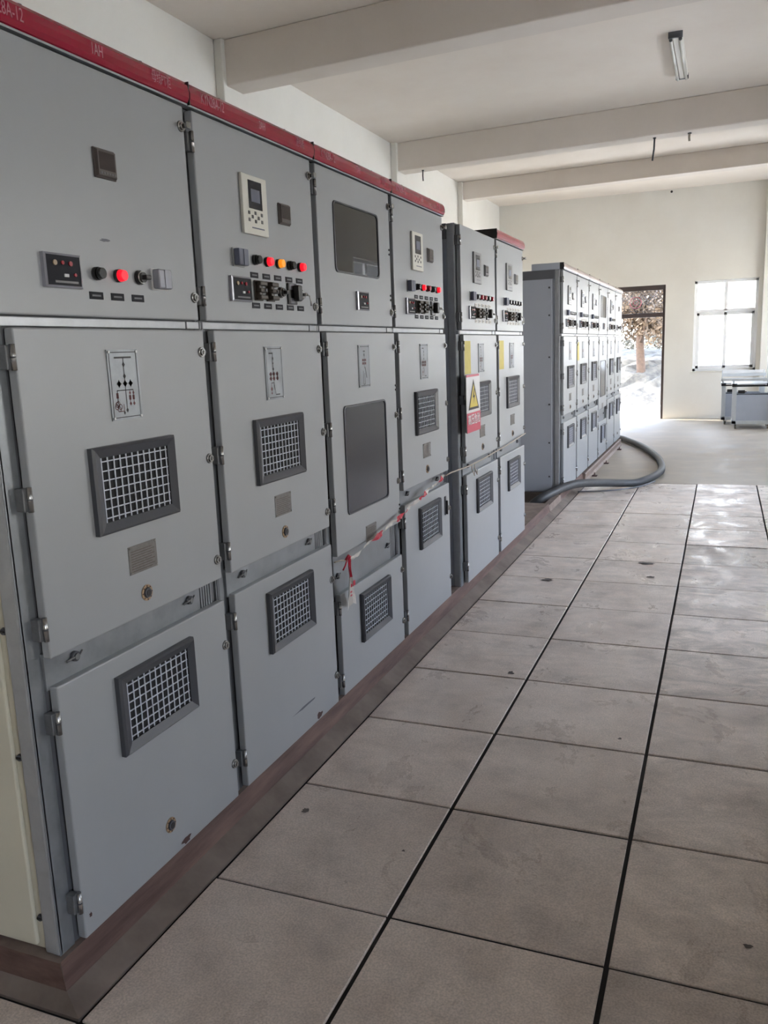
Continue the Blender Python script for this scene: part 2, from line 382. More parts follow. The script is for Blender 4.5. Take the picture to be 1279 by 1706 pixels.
# walls
def wall_with_holes(name, axis, at, thick, lo, hi, holes, m, label=None):
    """wall in plane axis=at, spanning lo..hi along the other horizontal axis, full height, rectangular holes (a,b,z0,z1)"""
    b = MB(); cuts = sorted(set([lo, hi] + [h[0] for h in holes] + [h[1] for h in holes]))
    for a, c in zip(cuts[:-1], cuts[1:]):
        hs = sorted([(h[2], h[3]) for h in holes if h[0] <= a + 1e-6 and h[1] >= c - 1e-6])
        z = 0.0
        for z0, z1 in hs + [(ZC + .12, None)]:
            if z0 > z + 1e-4:
                if axis == 'y': b.box(a, c, at, at + thick, z, z0, m)
                else: b.box(at, at + thick, a, c, z, z0, m)
            z = z1 if z1 else z
    return struct(name, b, label)
wall_with_holes('wall_far', 'y', YF, .24, XL - .24, XR + .24, [(-1.30, .335, 0, 2.66), (.875, 2.03, .945, 2.69), FWIN], 'wall', 'pale cream far wall with the doorway and window')
wall_with_holes('wall_right', 'x', XR, .24, YB, YF, RWIN, 'wall', 'cream side wall with windows')
b = MB(); b.box(XL - .24, XL, YB, YF, 0, ZC + .12, 'wall'); struct('wall_left', b, 'cream wall behind the cabinets')
b = MB(); b.box(XL - .24, XR + .24, YB - .24, YB, 0, ZC + .12, 'wall'); struct('wall_back', b)
b = MB(); b.box(XL, XR, YB, YF, ZC, ZC + .12, 'ceil'); struct('ceiling', b, 'plain plastered ceiling')
BEAMS = [(-2.4, 4.05, .3), (1.75, 4.05, .3), (5.86, 4.05, .30), (10.36, 4.07, .28), (13.62, 4.15, .25)]
for k, (y, z, w) in enumerate(BEAMS):
    b = MB(); b.box(XL, XR, y, y + w, z, ZC, 'beam', .012)
    b.v = [(vx, vy - .075 * (vx - XL), vz) for vx, vy, vz in b.v]        # the beams run slightly askew
    struct('trim_%d' % (k + 1), b, 'plastered ceiling beam crossing the room')
    for s, x0, x1 in ((0, XL, XL + .09), (1, XR - .09, XR)):
        b = MB(); b.box(x0, x1, y - .06, y + w + .10, 0, ZC, 'wall', .01)
        struct('trim_%d' % (10 + 2 * k + s), b, 'shallow wall pilaster under the beam')
b = MB(); b.box(2.10, 2.50, YF - .10, YF, 0, ZC, 'wall', .01); struct('trim_30', b, 'shallow pilaster beside the far window')

# plinth under the cabinets
ZP = .115
def plinth_seg(b, y0, y1, near=False, x_in=-1.75, z=ZP):
    prof = [(x_in, 0), (x_in, z), (-.018, z), (-.010, .035), (.052, .002), (.052, -.03), (x_in, -.03)]
    b.prism(prof, y0, y1, 'mortar', ['mortar', 'plintht', 'plinth', 'mortar', 'mortar', 'mortar', 'mortar'])
b = MB(); plinth_seg(b, -.072, 6.27)
# mortar fillet along the near end
b.add([(-1.75, -.076, ZP), (-.018, -.076, ZP), (-.010, -.072, .035), (-1.75, -.072, .035)], [(0, 1, 2, 3)], 'plinth')
b.add([(-1.75, -.076, ZP), (-1.75, -.072, ZP), (-.018, -.072, ZP), (-.018, -.076, ZP)], [(0, 1, 2, 3)], 'plintht')
b.add([(-1.75, -.072, .035), (-.010, -.072, .035), (.052, -.105, .002), (-1.75, -.105, .002), (.052, -.072, .002)], [(0, 1, 2, 3), (1, 4, 2)], 'mortar')
b.add([(-1.75, -.105, .002), (.052, -.105, .002), (.052, -.105, -.03), (-1.75, -.105, -.03), (.052, -.072, .002), (.052, -.072, -.03)], [(0, 1, 2, 3), (1, 4, 5, 2)], 'mortar')
# strip in front of the pit and curb under the far cabinets
prof = [(-.075, -.4), (-.075, .095), (-.018, .095), (-.006, .035), (.052, .002), (.052, -.03)]
b.prism(prof, 6.27, 6.87, 'mortar', ['gap', 'plintht', 'plintht', 'mortar', 'mortar', 'mortar'])
plinth_seg(b, 6.87, 8.30, z=.105)
b.box(-1.75, -.02, 8.3, 11.96, 0, .06, 'mortar')
b.box(-1.75, -1.1, 6.27, 6.87, -.03, ZP, 'plintht')
o = struct('trim_40', b, 'low red-brown plinth under the cabinet row')
b = MB(); b.box(-1.1, -.075, 6.27, 6.87, -.42, -.40, 'dark'); b.box(-1.1, -.075, 6.25, 6.27, -.4, -.03, 'gap'); b.box(-1.1, -.075, 6.87, 6.89, -.4, -.03, 'gap'); b.box(-1.12, -1.1, 6.27, 6.87, -.4, -.03, 'gap')
struct('trim_41', b, 'dark open cable pit between the cabinet groups')
b = MB(); b.prism([(-.02, 0), (-.02, .10), (.012, .10), (.02, .085), (.012, .03), (.03, .0)], 8.3, 11.96, 'ruststeel')
struct('trim_42', b, 'brown steel base channel under the far cabinets')

# door frame (open doorway, no leaf)
b = MB()
y0, y1 = YF + .02, YF + .09
b.box(.285, .335, y0, y1, 0, 2.66, 'doorfr', .004); b.box(-1.30, -1.25, y0, y1, 0, 2.66, 'doorfr', .004)
b.box(-1.25, .285, y0, y1, 2.565, 2.66, 'doorfr', .004); b.box(-1.25, .285, y0, y1, 2.04, 2.125, 'doorfr', .004)
d1 = struct('door_1', b, 'open doorway with dark frame and latticed transom')
b = MB()
w, z0, z1, x0, x1 = .005, 2.125, 2.565, -1.25, .285
yl = YF + .06
def clip_line(px, pz, dx, dz):
    ts = []
    for (p, d, lo, hi) in ((px, dx, x0, x1), (pz, dz, z0, z1)): ts.append(sorted(((lo - p) / d, (hi - p) / d)))
    a = max(t[0] for t in ts); c = min(t[1] for t in ts)
    return (a, c) if c > a + .02 else None
zz0 = z0; z0 = 2.30
for k in range(-6, 30):
    for dz in (1, -1):
        px = x0 + k * .075; r_ = clip_line(px, z0 if dz > 0 else z1, .8, .8 * dz)
        if r_: b.cyl((px + .8 * r_[0], yl, (z0 if dz > 0 else z1) + .8 * dz * r_[0]), (px + .8 * r_[1], yl, (z0 if dz > 0 else z1) + .8 * dz * r_[1]), w, 'doorfr', n=5)
for z in (2.30, 2.22, 2.17): b.cyl((x0, yl, z), (x1, yl, z), w, 'doorfr', n=5)
for k in range(13): b.cyl((x0 + .06 + k * .12, yl, 2.125), (x0 + .06 + k * .12, yl, 2.30), w, 'doorfr', n=5)
put('transom_lattice', b.mesh('transom_lattice'), d1)
b = MB(); b.tube([(-.24 + .11 * math.cos(t * PI / 14), yl - .012, 2.34 + .11 * math.sin(t * PI / 14)) for t in range(29)], .006, 'signr', n=6)
b.tube([(-.24 + .05 * math.cos(t * PI / 10), yl - .012, 2.34 + .05 * math.sin(t * PI / 10)) for t in range(21)], .004, 'signr', n=6)
put('transom_emblem', b.mesh('transom_emblem'), d1, label='faint red ring ornament')

# window in the far wall
def window(name, x0, x1, z0, z1, y, glass, label):
    b = MB(); f = .05; d = (y, y + .07); zm = z0 + (z1 - z0) * .665; xm = (x0 + x1) / 2
    b.box(x0, x0 + f, *d, z0, z1, 'pvc', .004); b.box(x1 - f, x1, *d, z0, z1, 'pvc', .004)
    b.box(x0, x1, *d, z1 - f, z1, 'pvc', .004); b.box(x0, x1, *d, z0, z0 + f, 'pvc', .004)
    b.box(x0 + f, x1 - f, *d, zm - .03, zm + .03, 'pvc', .004); b.box(xm - .03, xm + .03, *d, zm, z1 - f, 'pvc', .004)
    w = struct(name, b, label)
    for a, c, off in ((x0 + f, xm + .03, .0), (xm - .03, x1 - f, .03)):
        s = MB(); e = .055; yy = (y + off + .002, y + off + .032)
        s.box(a, a + e, *yy, z0 + f, zm - .03, 'pvc', .004); s.box(c - e, c, *yy, z0 + f, zm - .03, 'pvc', .004)
        s.box(a, c, *yy, z0 + f, z0 + f + e, 'pvc', .004); s.box(a, c, *yy, zm - .03 - e, zm - .03, 'pvc', .004)
        so_ = put('sash', s.mesh('sash'), w)
        g = MB(); g.box(a + e, c - e, y + off + .014, y + off + .019, z0 + f + e, zm - .03 - e, glass)
        put('pane', g.mesh('pane'), so_)
    for a, c in ((x0 + f, xm - .03), (xm + .03, x1 - f)):
        g = MB(); g.box(a, c, y + .03, y + .035, zm + .03, z1 - f, glass); put('pane', g.mesh('pane'), w)
    return w
window('window_1', .875, 2.03, .945, 2.69, YF + .08, 'dusty', 'white framed window with two sliding sashes below')
b = MB(); b.box(.84, 2.07, YF - .015, YF + .08, .925, .945, 'wall', .004); put('window_sill', b.mesh('window_sill'), bpy.data.objects['window_1'])
window('window_9', *FWIN, YF + .08, 'dusty', 'added white framed window of the far wall, out of view, for more light')
for k, (a, c, z0, z1) in enumerate(RWIN):
    w = window('window_%d' % (k + 2), a, c, z0, z1, 0, 'clear', 'unseen window in the side wall, there to let in daylight')
    w.rotation_euler = (0, 0, -PI / 2); w.location = (XR + .08, a + c, 0)

# ================================================================== SWITCHGEAR
def hinge(b):
    b.cyl((-.001, .003, -.029), (-.001, .003, .029), .0065, 'chrome', n=10); b.cyl((-.001, .003, -.002), (-.001, .003, .002), .0068, 'moul', n=10); b.box(-.03, -.006, -.012, .008, -.027, .027, 'rubber', .002)
def latch(b):
    b.cyl((0, 0, 0), (.006, 0, 0), .0155, 'chrome', .014, n=18); b.cyl((.006, 0, 0), (.011, 0, 0), .010, 'chrome', n=14); b.cyl((.009, 0, 0), (.012, 0, 0), .006, 'black', n=10)
    b.box(.011, .0125, -.002, .002, -.006, .006, 'chrome')
def latchkey(b):
    latch(b); b.cyl((.012, 0, 0), (.030, 0, 0), .0065, 'chrome', n=10); b.box(.024, .031, -.010, .010, -.010, .010, 'chrome', .003)
def keyhole(b):
    b.cyl((0, 0, 0), (.003, 0, 0), .0225, 'brass', n=24); b.cyl((.003, 0, 0), (.008, 0, 0), .0155, 'moul', .013, n=20); b.cyl((.008, 0, 0), (.009, 0, 0), .009, 'ink', n=16)
    for a in range(8):
        g = a * PI / 4; b.box(.003, .0036, .019 * math.cos(g) - .002, .019 * math.cos(g) + .002, .019 * math.sin(g) - .002, .019 * math.sin(g) + .002, 'chip')
def grille(W=.34, H=.223):
    def f(b):
        o = (-W / 2, W / 2, -H / 2, H / 2); i = (-W / 2 + .036, W / 2 - .026, -H / 2 + .028, H / 2 - .028)
        m = (o[0] + .006, o[1] - .006, o[2] + .006, o[3] - .006)
        b.frust(0, .014, o, o, 'moul'); b.frust(.014, .020, o, m, 'moul'); b.frust(.020, .008, m, i, 'moul')
        b.add([(.0012, i[0], i[2]), (.0012, i[1], i[2]), (.0012, i[1], i[3]), (.0012, i[0], i[3])], [(0, 1, 2, 3)], 'dark')
        b.frust(.008, .0012, i, i, 'black')
        p = .0243; r = .0014; nx = int((i[1] - i[0]) / p); nz = int((i[3] - i[2]) / p)
        for k in range(nx + 1):
            y = (i[0] + i[1]) / 2 + (k - nx / 2) * p; b.box(.0030, .0030 + 2 * r, y - r, y + r, i[2], i[3], 'wire')
        for k in range(nz + 1):
            z = (i[2] + i[3]) / 2 + (k - nz / 2) * p; b.box(.0020, .0020 + 2 * r, i[0], i[1], z - r, z + r, 'wire')
    return f
def lamp(lens):
    def f(b):
        b.cyl((0, 0, 0), (.010, 0, 0), .0165, 'black', n=18); b.cyl((.010, 0, 0), (.024, 0, 0), .0155, lens, .013, n=18)
    return f
def label_plate(m):
    return lambda b: (b.box(0, .002, -.025, .025, -.009, .009, m, .0006), b.box(.002, .0022, -.016, .016, -.0022, .0022, 'frame'))
def rotary(b):                                     # double-bar selector switch with moulded grip
    b.box(0, .006, -.026, .026, -.033, .033, 'brown', .002)
    for z in (.022, 0, -.022): b.box(.006, .026, -.022, .024, z - .007, z + .007, 'brown', .003)
    b.box(.006, .020, -.020, -.008, -.03, .03, 'brown', .003); b.cyl((.026, .006, 0), (.030, .006, 0), .004, 'meterg', n=10)
def selector(b):
    b.cyl((0, 0, 0), (.006, 0, 0), .019, 'black', n=20); b.cyl((.006, 0, 0), (.014, 0, 0), .016, 'chrome', n=20); b.cyl((.012, 0, 0), (.018, 0, 0), .0135, 'black', n=16)
    b.box(.014, .030, -.005, .016, -.006, .006, 'black', .002)
def position(b):
    b.box(0, .008, -.033, .033, -.037, .037, 'black', .003); b.box(.008, .0095, -.026, .006, .014, .034, 'silver', .001); b.box(.008, .0095, -.022, .008, -.034, -.016, 'silver', .001)
    b.box(.008, .034, -.004, .028, -.026, .030, 'black', .006)
def keyswitch(b):
    b.cyl((0, 0, 0), (.008, 0, 0), .019, 'black', n=18); b.cyl((.008, 0, 0), (.016, 0, 0), .015, 'chrome', n=18); b.cyl((.016, 0, 0), (.030, 0, 0), .006, 'chrome', n=10)
    b.tube([(.03, .0, 0), (.034, .010, -.006), (.036, .014, -.024), (.034, .018, -.04)], .0028, 'chrome', n=6)
def block(m):
    def f(b):
        b.box(0, .004, -.034, .036, -.029, .029, 'signw' if m == 'silver' else 'paint', .001)
        b.box(.004, .026, -.031, .028, -.026, .026, m, .004); b.box(.026, .028, -.006, .020, -.024, .024, m, .0005)
    return f
def ctrl(b):                                       # live line indicator, black plate in a metal bezel
    b.frust(0, .010, (-.061, .061, -.039, .039), (-.061, .061, -.039, .039), 'silver'); b.frust(.010, .012, (-.061, .061, -.039, .039), (-.055, .055, -.034, .034), 'silver')
    b.add([(.0105, -.056, -.035), (.0105, .056, -.035), (.0105, .056, .035), (.0105, -.056, .035)], [(0, 1, 2, 3)], 'label')
    for y, z, m, r in ((-.028, .017, 'brass', .0062), (-.003, .018, 'ldim', .0045), (.023, .017, 'ldim', .0058), (.036, -.008, 'ldim', .004)):
        b.cyl((.0105, y, z), (.014, y, z), r, m, n=12)
    b.box(.0105, .013, .0, .014, -.014, -.007, 'signw'); b.box(.0105, .011, -.03, .046, -.028, -.023, 'meterg')
def ctrlg(b):
    ctrl(b)
def relay(m, film=False):
    def f(b):
        b.box(0, .012, -.079, .079, -.0925, .0925, m, .003)
        b.box(.012, .0135, -.043, .043, -.012, .076, 'screen', .0008); b.box(.0135, .0139, -.028, .028, .010, .05, 'block')
        for y, z in ((-.045, -.026), (-.005, -.024), (.036, -.026), (-.024, -.037), (.014, -.038), (-.045, -.048), (-.005, -.050), (.036, -.048)):
            b.box(.012, .014, y - .006, y + .006, z - .0055, z + .0055, 'meterg', .001)
        b.box(.012, .0124, -.03, .05, -.073, -.069, 'block')
    return f
def meter(m):
    def f(b):
        b.box(0, .006, -.0395, .0395, -.0355, .0355, m, .002); b.frust(.006, .012, (-.037, .037, -.033, .033), (-.034, .034, -.030, .030), m)
        b.box(.0085, .0125, -.034, .034, -.030, .030, m, .001); b.box(.0125, .0127, -.029, .029, -.016, .026, 'meterlcd')
        for k in range(6): b.box(.0125, .0132, -.026 + k * .010, -.020 + k * .010, -.026, -.021, 'meterg')
    return f
def plate(b):
    b.box(0, .0015, -.0595, .0595, -.0385, .0385, 'plate')
    for z in range(9): b.box(.0015, .0018, -.05, .05 if z % 2 else .038, -.032 + z * .0068, -.0305 + z * .0068, 'etch')
    for y in (-.0545, .0545):
        for z in (-.0335, .0335): b.cyl((.0015, y, z), (.003, y, z), .0026, 'chrome', n=8)
def mimic(kind):
    def f(b):
        W, H = .0605, .0905
        b.frust(0, .003, (-W, W, -H, H), (-W, W, -H, H), 'galv')
        b.add([(.003, -W, -H), (.003, W, -H), (.003, W, H), (.003, -W, H)], [(0, 1, 2, 3)], 'galv')
        x0, x1 = .003, .0036
        def ln(y0, z0, y1, z1, w=.0012, m='ink'):
            d = Vector((0, y1 - y0, z1 - z0)); L = d.length
            if L == 0: return
            n = Vector((0, -d.z, d.y)) / L * w; d = d / L * w * .4
            p = [Vector((x1, y0, z0)) - n - d, Vector((x1, y1, z1)) - n + d, Vector((x1, y1, z1)) + n + d, Vector((x1, y0, z0)) + n - d]
            b.add(p, [(0, 1, 2, 3)], m)
        def dia(y, z, ry, rz, m='ink'): b.add([(x1 + .0001, y - ry, z), (x1 + .0001, y, z - rz), (x1 + .0001, y + ry, z), (x1 + .0001, y, z + rz)], [(0, 1, 2, 3)], m)
        def ring(y, z, r, m='inkr'):
            for k in range(14): a, c = 2 * PI * k / 14, 2 * PI * (k + 1) / 14; ln(y + r * math.cos(a), z + r * math.sin(a), y + r * math.cos(c), z + r * math.sin(c), .0009, m)
        e = .007
        for a in ((-W + e, -H + e, -W + e, H - e), (W - e, -H + e, W - e, H - e), (-W + e, -H + e, W - e, -H + e), (-W + e, H - e, W - e, H - e)): ln(*a, .0011)
        for y in (-W + .006, W - .006):
            for z in (-H + .006, H - .006): b.cyl((.003, y, z), (.006, y, z), .0036, 'signw', n=8)
        if kind == 0:
            ln(-.034, .070, .032, .070, .0022); ln(0, .070, 0, -.070)
            for z in (.052, .022): dia(0, z, .006, .008)
            for y in (-.024, 0, .022): dia(y, .003, .010, .008); dia(y, .003, .006, .011)
            ln(-.034, -.014, .030, -.014); ln(-.034, -.014, -.034, -.047); ln(.016, -.014, .016, -.052, .001, 'inkr'); ln(.030, -.014, .030, -.052, .001, 'inkr')
            for y in (.016, .030):
                dia(y, -.022, .004, .006, 'inkr'); b.box(x0, x1, y - .004, y + .004, -.040, -.028, 'inkr'); dia(y, -.050, .005, .006, 'inkr')
            b.box(x0, x1, -.038, -.030, -.034, -.020, 'inkr')
            for y, z in ((-.034, -.048), (-.040, -.056), (-.026, -.056), (-.031, -.062), (-.038, -.050)): ring(y, z, .0065)
            ln(-.034, -.068, -.012, -.068, .001, 'inkr'); ln(-.012, -.050, -.012, -.070, .001, 'inkr'); dia(-.012, -.072, .004, .006); dia(0, -.066, .005, .007)
        elif kind == 1:
            ln(-.034, .068, -.008, .068, .0022); ln(-.008, .068, -.008, -.056); dia(-.008, .050, .005, .009); dia(-.008, .034, .004, .006); dia(-.008, .014, .006, .007)
            for y in (-.030, -.008, .016):
                for z in (-.003, -.018): dia(y, z, .009, .008, 'inkr'); dia(y + .004, z, .006, .009, 'inkr')
            ln(-.026, -.033, -.008, -.033); ln(-.026, -.033, -.026, -.072, .001, 'inkr'); dia(-.026, -.054, .007, .010, 'inkr'); dia(-.026, -.068, .005, .005, 'inkr')
            ln(-.008, -.033, .002, -.074); ln(.002, -.074, .030, -.074, .0018)
        else:
            ln(-.010, .064, .010, .064, .002); ln(0, .064, 0, -.01); dia(0, .048, .006, .009)
            for y in (-.012, .012):
                for z in (.026, .012): b.box(x0, x1, y - .008, y + .008, z - .005, z + .005, 'inkr')
            ln(.006, -.005, .022, -.05, .003); ln(-.014, -.02, -.014, -.078, .0016); ln(.002, -.03, .002, -.078, .0016); ln(-.014, -.078, .002, -.078)
    return f
def wingscrew(b):
    b.cyl((0, 0, 0), (.010, 0, 0), .013, 'moul', n=16); b.cyl((.010, 0, 0), (.014, 0, 0), .008, 'rubber', n=12)
    b.tube([(.004, -.030, -.006), (.010, -.012, 0), (.010, .012, 0), (.004, .027, .006)], .0028, 'rubber', n=6)
def door_slab(y0, y1, z0, z1):
    def f(b):
        b.box(-.026, 0, y0, y1, z0, z1, 'paint', .004)
    return f
DU, DM, DL = (.020, .778), (.054, .796), (.062, .7995)
def window_panel(y0, y1, z0, z1, m):
    def f(b):
        r = .022; pts = []
        for cx, cz, a0 in ((y1 - r, z1 - r, 0), (y0 + r, z1 - r, 90), (y0 + r, z0 + r, 180), (y1 - r, z0 + r, 270)):
            for k in range(5): a = math.radians(a0 + k * 22.5); pts.append((cx + r * math.cos(a), cz + r * math.sin(a)))
        n = len(pts); cy, cz = (y0 + y1) / 2, (z0 + z1) / 2
        b.add([(.0012, p[0], p[1]) for p in pts], [tuple(range(n))], m)
        o = [(.0012, p[0], p[1]) for p in pts] + [(.005, p[0], p[1]) for p in pts] + [(.005, p[0] + (.006 if p[0] > cy else -.006), p[1] + (.006 if p[1] > cz else -.006)) for p in pts] + [(0, p[0] + (.007 if p[0] > cy else -.007), p[1] + (.007 if p[1] > cz else -.007)) for p in pts]
        for L in range(3): b.add(o, [(L * n + i, L * n + (i + 1) % n, (L + 1) * n + (i + 1) % n, (L + 1) * n + i) for i in range(n)], 'moul')
    return f

def cabinet(Y, kind, label, title, lamps, fascia='red', sy=1.0, x=0.0, z=0.0, first=False, extra=(), group='grey switchgear cabinets', lab='label', end=False):
    """kind: 'pt' few instruments, 'feeder' relay and switch rows, 'meter' two viewing windows"""
    r = thing('switchgear_cabinet', (x, Y, ZP + z), label, 'electrical cabinet', group, (1, sy, 1))
    Z = -ZP
    def P(name, key, fn, loc=(0, 0, 0), parent=r, **pr):
        return put(name, cached(key, fn), parent, (loc[0], loc[1], loc[2] + (Z if parent is r else 0)), **pr)
    def body(b):
        b.box(-1.53, -.052, .006, .794, .118, 2.285, 'side')
        b.box(-.052, -.030, .002, .052, .118, 2.285, 'galv' ); b.box(-.052, -.034, .052, .794, .118, 2.285, 'frame')
        b.box(-.034, -.028, .008, .020, .118, 2.285, 'frame')
    if first or end:
        def body(b, f=first):
            side = 'cream' if f else 'side'
            b.box(-1.53, -.052, .014, .794, .118, 2.285, side)
            b.box(-.052, -.030, .002, .052, .118, 2.285, 'galv'); b.box(-.052, -.034, .052, .794, .118, 2.285, 'frame')
            b.box(-.078, -.030, 0, .016, .118, 2.285, 'galvb', .006)                       # corner post
            b.box(-1.50, -.105, .002, .014, .13, 2.25, side, .004)                       # side cover
            if not f: b.box(-1.53, -.078, .0, .014, 2.20, 2.285, 'frame')
        bo = P('body', 'body_first' if first else 'body_end', body)
        for zz in ((2.05, 1.32, .96, .64, .205) if first else (2.12, 1.86, 1.46, 1.0, .62, .28)):
            P('screw', 'side_screw', lambda b: (b.cyl((0, 0, 0), (0, -.006, 0), .010, 'moul', .008, n=12), b.box(-.006, .006, -.009, -.006, -.002, .002, 'black')), (-.092 if first else -.13, .014 if first else .002, zz), bo) 
            bo.children[-1].location.z = zz + 0
    else: bo = P('body', 'body', body)
    P('cross_rail', 'rail_top', lambda b: (b.box(-.034, -.012, .0, .794, 1.658, 1.680, 'galvb', .002), b.box(-.014, -.010, .005, .012, 1.657, 1.68, 'moul'), b.box(-.014, -.010, .725, .73, 1.658, 1.679, 'moul')))
    zb = (.578, .742) if kind == 'meter' else (.812, .885)
    def band(b):
        b.box(-.034, -.022, .052, .70, zb[0] - .01, zb[1] + .01, 'galv', .001)
        for k in range(5): b.box(-.034, -.024, .708 + k * .013, .716 + k * .013, zb[0] - .01, zb[1] + .01, 'galv')
    br = P('lower_rail', 'band_' + kind, band)
    for y in ((.150, .640) if kind != 'meter' else (.085, .655)):
        put('wing_screw', cached('wing', wingscrew), br, (-.022, y, zb[0] + (.045 if kind != 'meter' else .075)))
    # fascia
    if fascia:
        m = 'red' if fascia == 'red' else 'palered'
        def fas(b):
            pr = [(-.30, 2.287), (-.004, 2.287), (.006, 2.291), (.012, 2.302), (.013, 2.318), (.008, 2.336), (.0, 2.346), (-.30, 2.346)]
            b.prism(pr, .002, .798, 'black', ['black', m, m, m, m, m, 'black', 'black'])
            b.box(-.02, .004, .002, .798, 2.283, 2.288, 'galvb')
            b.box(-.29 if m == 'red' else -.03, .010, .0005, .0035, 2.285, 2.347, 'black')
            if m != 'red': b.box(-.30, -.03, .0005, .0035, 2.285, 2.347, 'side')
        fo = P('fascia', 'fascia_' + m, fas)
        for y in (.2, .62): put('fascia_bolt', cached('fbolt', lambda b: b.cyl((0, 0, 0), (0, 0, .008), .009, 'moul', n=10)), fo, (-.02, y, 2.346))
        for (y, tx, s) in title:
            if tx: put('lettering', text_mesh(tx, s, 'foot', .62, -.0002), fo, (.0133, y, 2.316))
    # doors
    ud = P('upper_door', 'udoor', door_slab(*DU, 1.683, 2.278))
    def S(name, key, fn, y, zz, parent=ud, x=0.0, **pr): return put(name, cached(key, fn), parent, (x, y, zz), **pr)
    S('latch', 'latchkey', latchkey, .760, 2.220); S('latch', 'latch', latch, .762, 1.748)
    for zz in (2.19, 1.755): S('hinge', 'hinge', hinge, .012, zz)
    if kind == 'pt':
        S('meter', 'meter', meter('meter'), .412, 2.056); S('live_line_indicator', 'ctrl', ctrl, .222, 1.786)
        for y, l in zip((.344, .426), lamps): S('indicator_lamp', 'lamp_' + l, lamp(l), y, 1.788)
        S('selector_switch', 'sel', selector, .512, 1.789); S('annunciator', 'block_s', block('silver'), .598, 1.789, label='silver box')
        for y in (.338, .418, .500): S('label_plate', 'lp' + lab, label_plate(lab), y, 1.735)
    elif kind == 'meter':
        S('viewing_window', 'glass_up', window_panel(.168, .624, 1.898, 2.160, 'glass'), 0, 0); S('live_line_indicator', 'ctrl', ctrl, .418, 1.787)
        for zz in (2.02, 1.815): S('screw_pair', 'spair', lambda b: (b.cyl((0, 0, .010), (.004, 0, .010), .005, 'black', n=8), b.cyl((0, 0, -.010), (.004, 0, -.010), .005, 'black', n=8)), .762, zz)
    else:
        rel = 'white' if fascia == 'red' and lab == 'label' else 'meterg2'
        S('protection_relay', 'relay_' + rel, relay(rel), .338, 2.056); S('meter', 'meter_' + ('meterg' if lab != 'label' else 'meter'), meter('meter' if lab == 'label' else 'meterg'), .548, 2.056)
        S('annunciator', 'block', block('block'), .224, 1.884); S('live_line_indicator', 'ctrl', ctrl, .222, 1.786)
        ys = (.328, .408, .488, .570, .650)
        for y, l in zip(ys, lamps): S('indicator_lamp', 'lamp_' + l, lamp(l), y, 1.885)
        for y in ys:
            S('label_plate', 'lp' + lab, label_plate(lab), y - .008, 1.836); S('label_plate', 'lp' + lab, label_plate(lab), y - .008, 1.738)
        for y in (.338, .418): S('rotary_switch', 'rotary', rotary, y, 1.787)
        S('selector_switch', 'sel', selector, .492, 1.788); S('position_indicator', 'pos', position, .575, 1.787); S('key_switch', 'ksw', keyswitch, .645, 1.787)
    zm0 = .742 if kind == 'meter' else .885
    md = P('middle_door', 'mdoor' + str(zm0), door_slab(*DM, zm0, 1.655))
    for zz in (1.590, 1.270, .950): S('latch', 'latch', latch, .776, zz, md)
    for zz in (1.590, 1.270, .960): S('hinge', 'hinge', hinge, .046, zz, md)
    S('mimic_diagram', 'mimic' + kind, mimic({'pt': 0, 'feeder': 1, 'meter': 2}[kind]), .412, 1.512, md)
    if kind == 'meter':
        S('viewing_window', 'glass_mid', window_panel(.182, .640, .900, 1.348, 'glassb'), 0, 0, md)
        S('rating_plate', 'plate', plate, .420, .770, md)
        for zz in (1.40, .82): S('screw_pair', 'spair', lambda b: None, .785, zz, md)
    else:
        S('ventilation_grille', 'grille', grille(), .418, 1.251, md)
        S('rating_plate', 'plate', plate, .422, 1.046, md); S('lock_escutcheon', 'key', keyhole, .424, .944, md)
    zl1 = .576 if kind == 'meter' else .811
    ld = P('lower_door', 'ldoor' + str(zl1), door_slab(*DL, .130, zl1))
    for zz in ((.665, .253) if kind != 'meter' else (.50, .235)): S('latch', 'latch', latch, .785, zz, ld)
    for zz in ((.722, .238) if kind != 'meter' else (.52, .2)): S('hinge', 'hinge', hinge, .052, zz, ld)
    S('ventilation_grille', 'grille', grille(), .430, .412 if kind == 'meter' else .646, ld)
    if kind == 'pt': S('lock_escutcheon', 'key', keyhole, .433, .235, ld)
    for e in extra:
        nm, par, y, zz, fn, pr = e
        S(nm, (label, nm, y, zz), fn, y, zz, {'u': ud, 'm': md, 'l': ld}[par], **pr)
    return r
M['meterg2'] = mat('grey_relay_panel', (117, 117, 119), .3)

def blob(rx, rz, m, seed, n=14):
    def f(b):
        rr = random.Random(seed); p = []
        for k in range(n):
            a = 2 * PI * k / n; q = rr.uniform(.6, 1.1); p.append((.0012, rx * q * math.cos(a), rz * q * math.sin(a)))
        b.add(p, [tuple(range(n))], m)
    return f
D0 = -.06
GA = 'first run of four grey switchgear cabinets'
cabinet(D0, 'pt', 'nearest grey switchgear cabinet, headed 1AH, with one red lamp and a silver box', [(.115, 'KYN28A-12', .040), (.412, '1AH', .038), (.668, '母线PT柜', .034)], ['ldark', 'lred'], first=True, group=GA, extra=[
    ('paint_chip', 'l', .500, .148, blob(.028, .012, 'chip', 1), {}), ('scuff_mark', 'u', .39, 1.872, blob(.022, .004, 'scuff', 5), {}), ('paint_chip', 'l', .085, .185, blob(.006, .008, 'chip', 9), {})])
cabinet(D0 + .8, 'feeder', 'second grey switchgear cabinet, headed 2AH, with white relay and lit red and amber lamps', [(.118, 'KYN28A-12', .040), (.412, '2AH', .034), (.684, '进线柜', .034)], ['ldark', 'lred', 'lamb', 'ldark', 'lred'], group=GA, extra=[
    ('scuff_mark', 'l', .50, .238, blob(.110, .005, 'scuff', 3), {}), ('paint_chip', 'l', .615, .150, blob(.026, .016, 'chip', 2), {})])
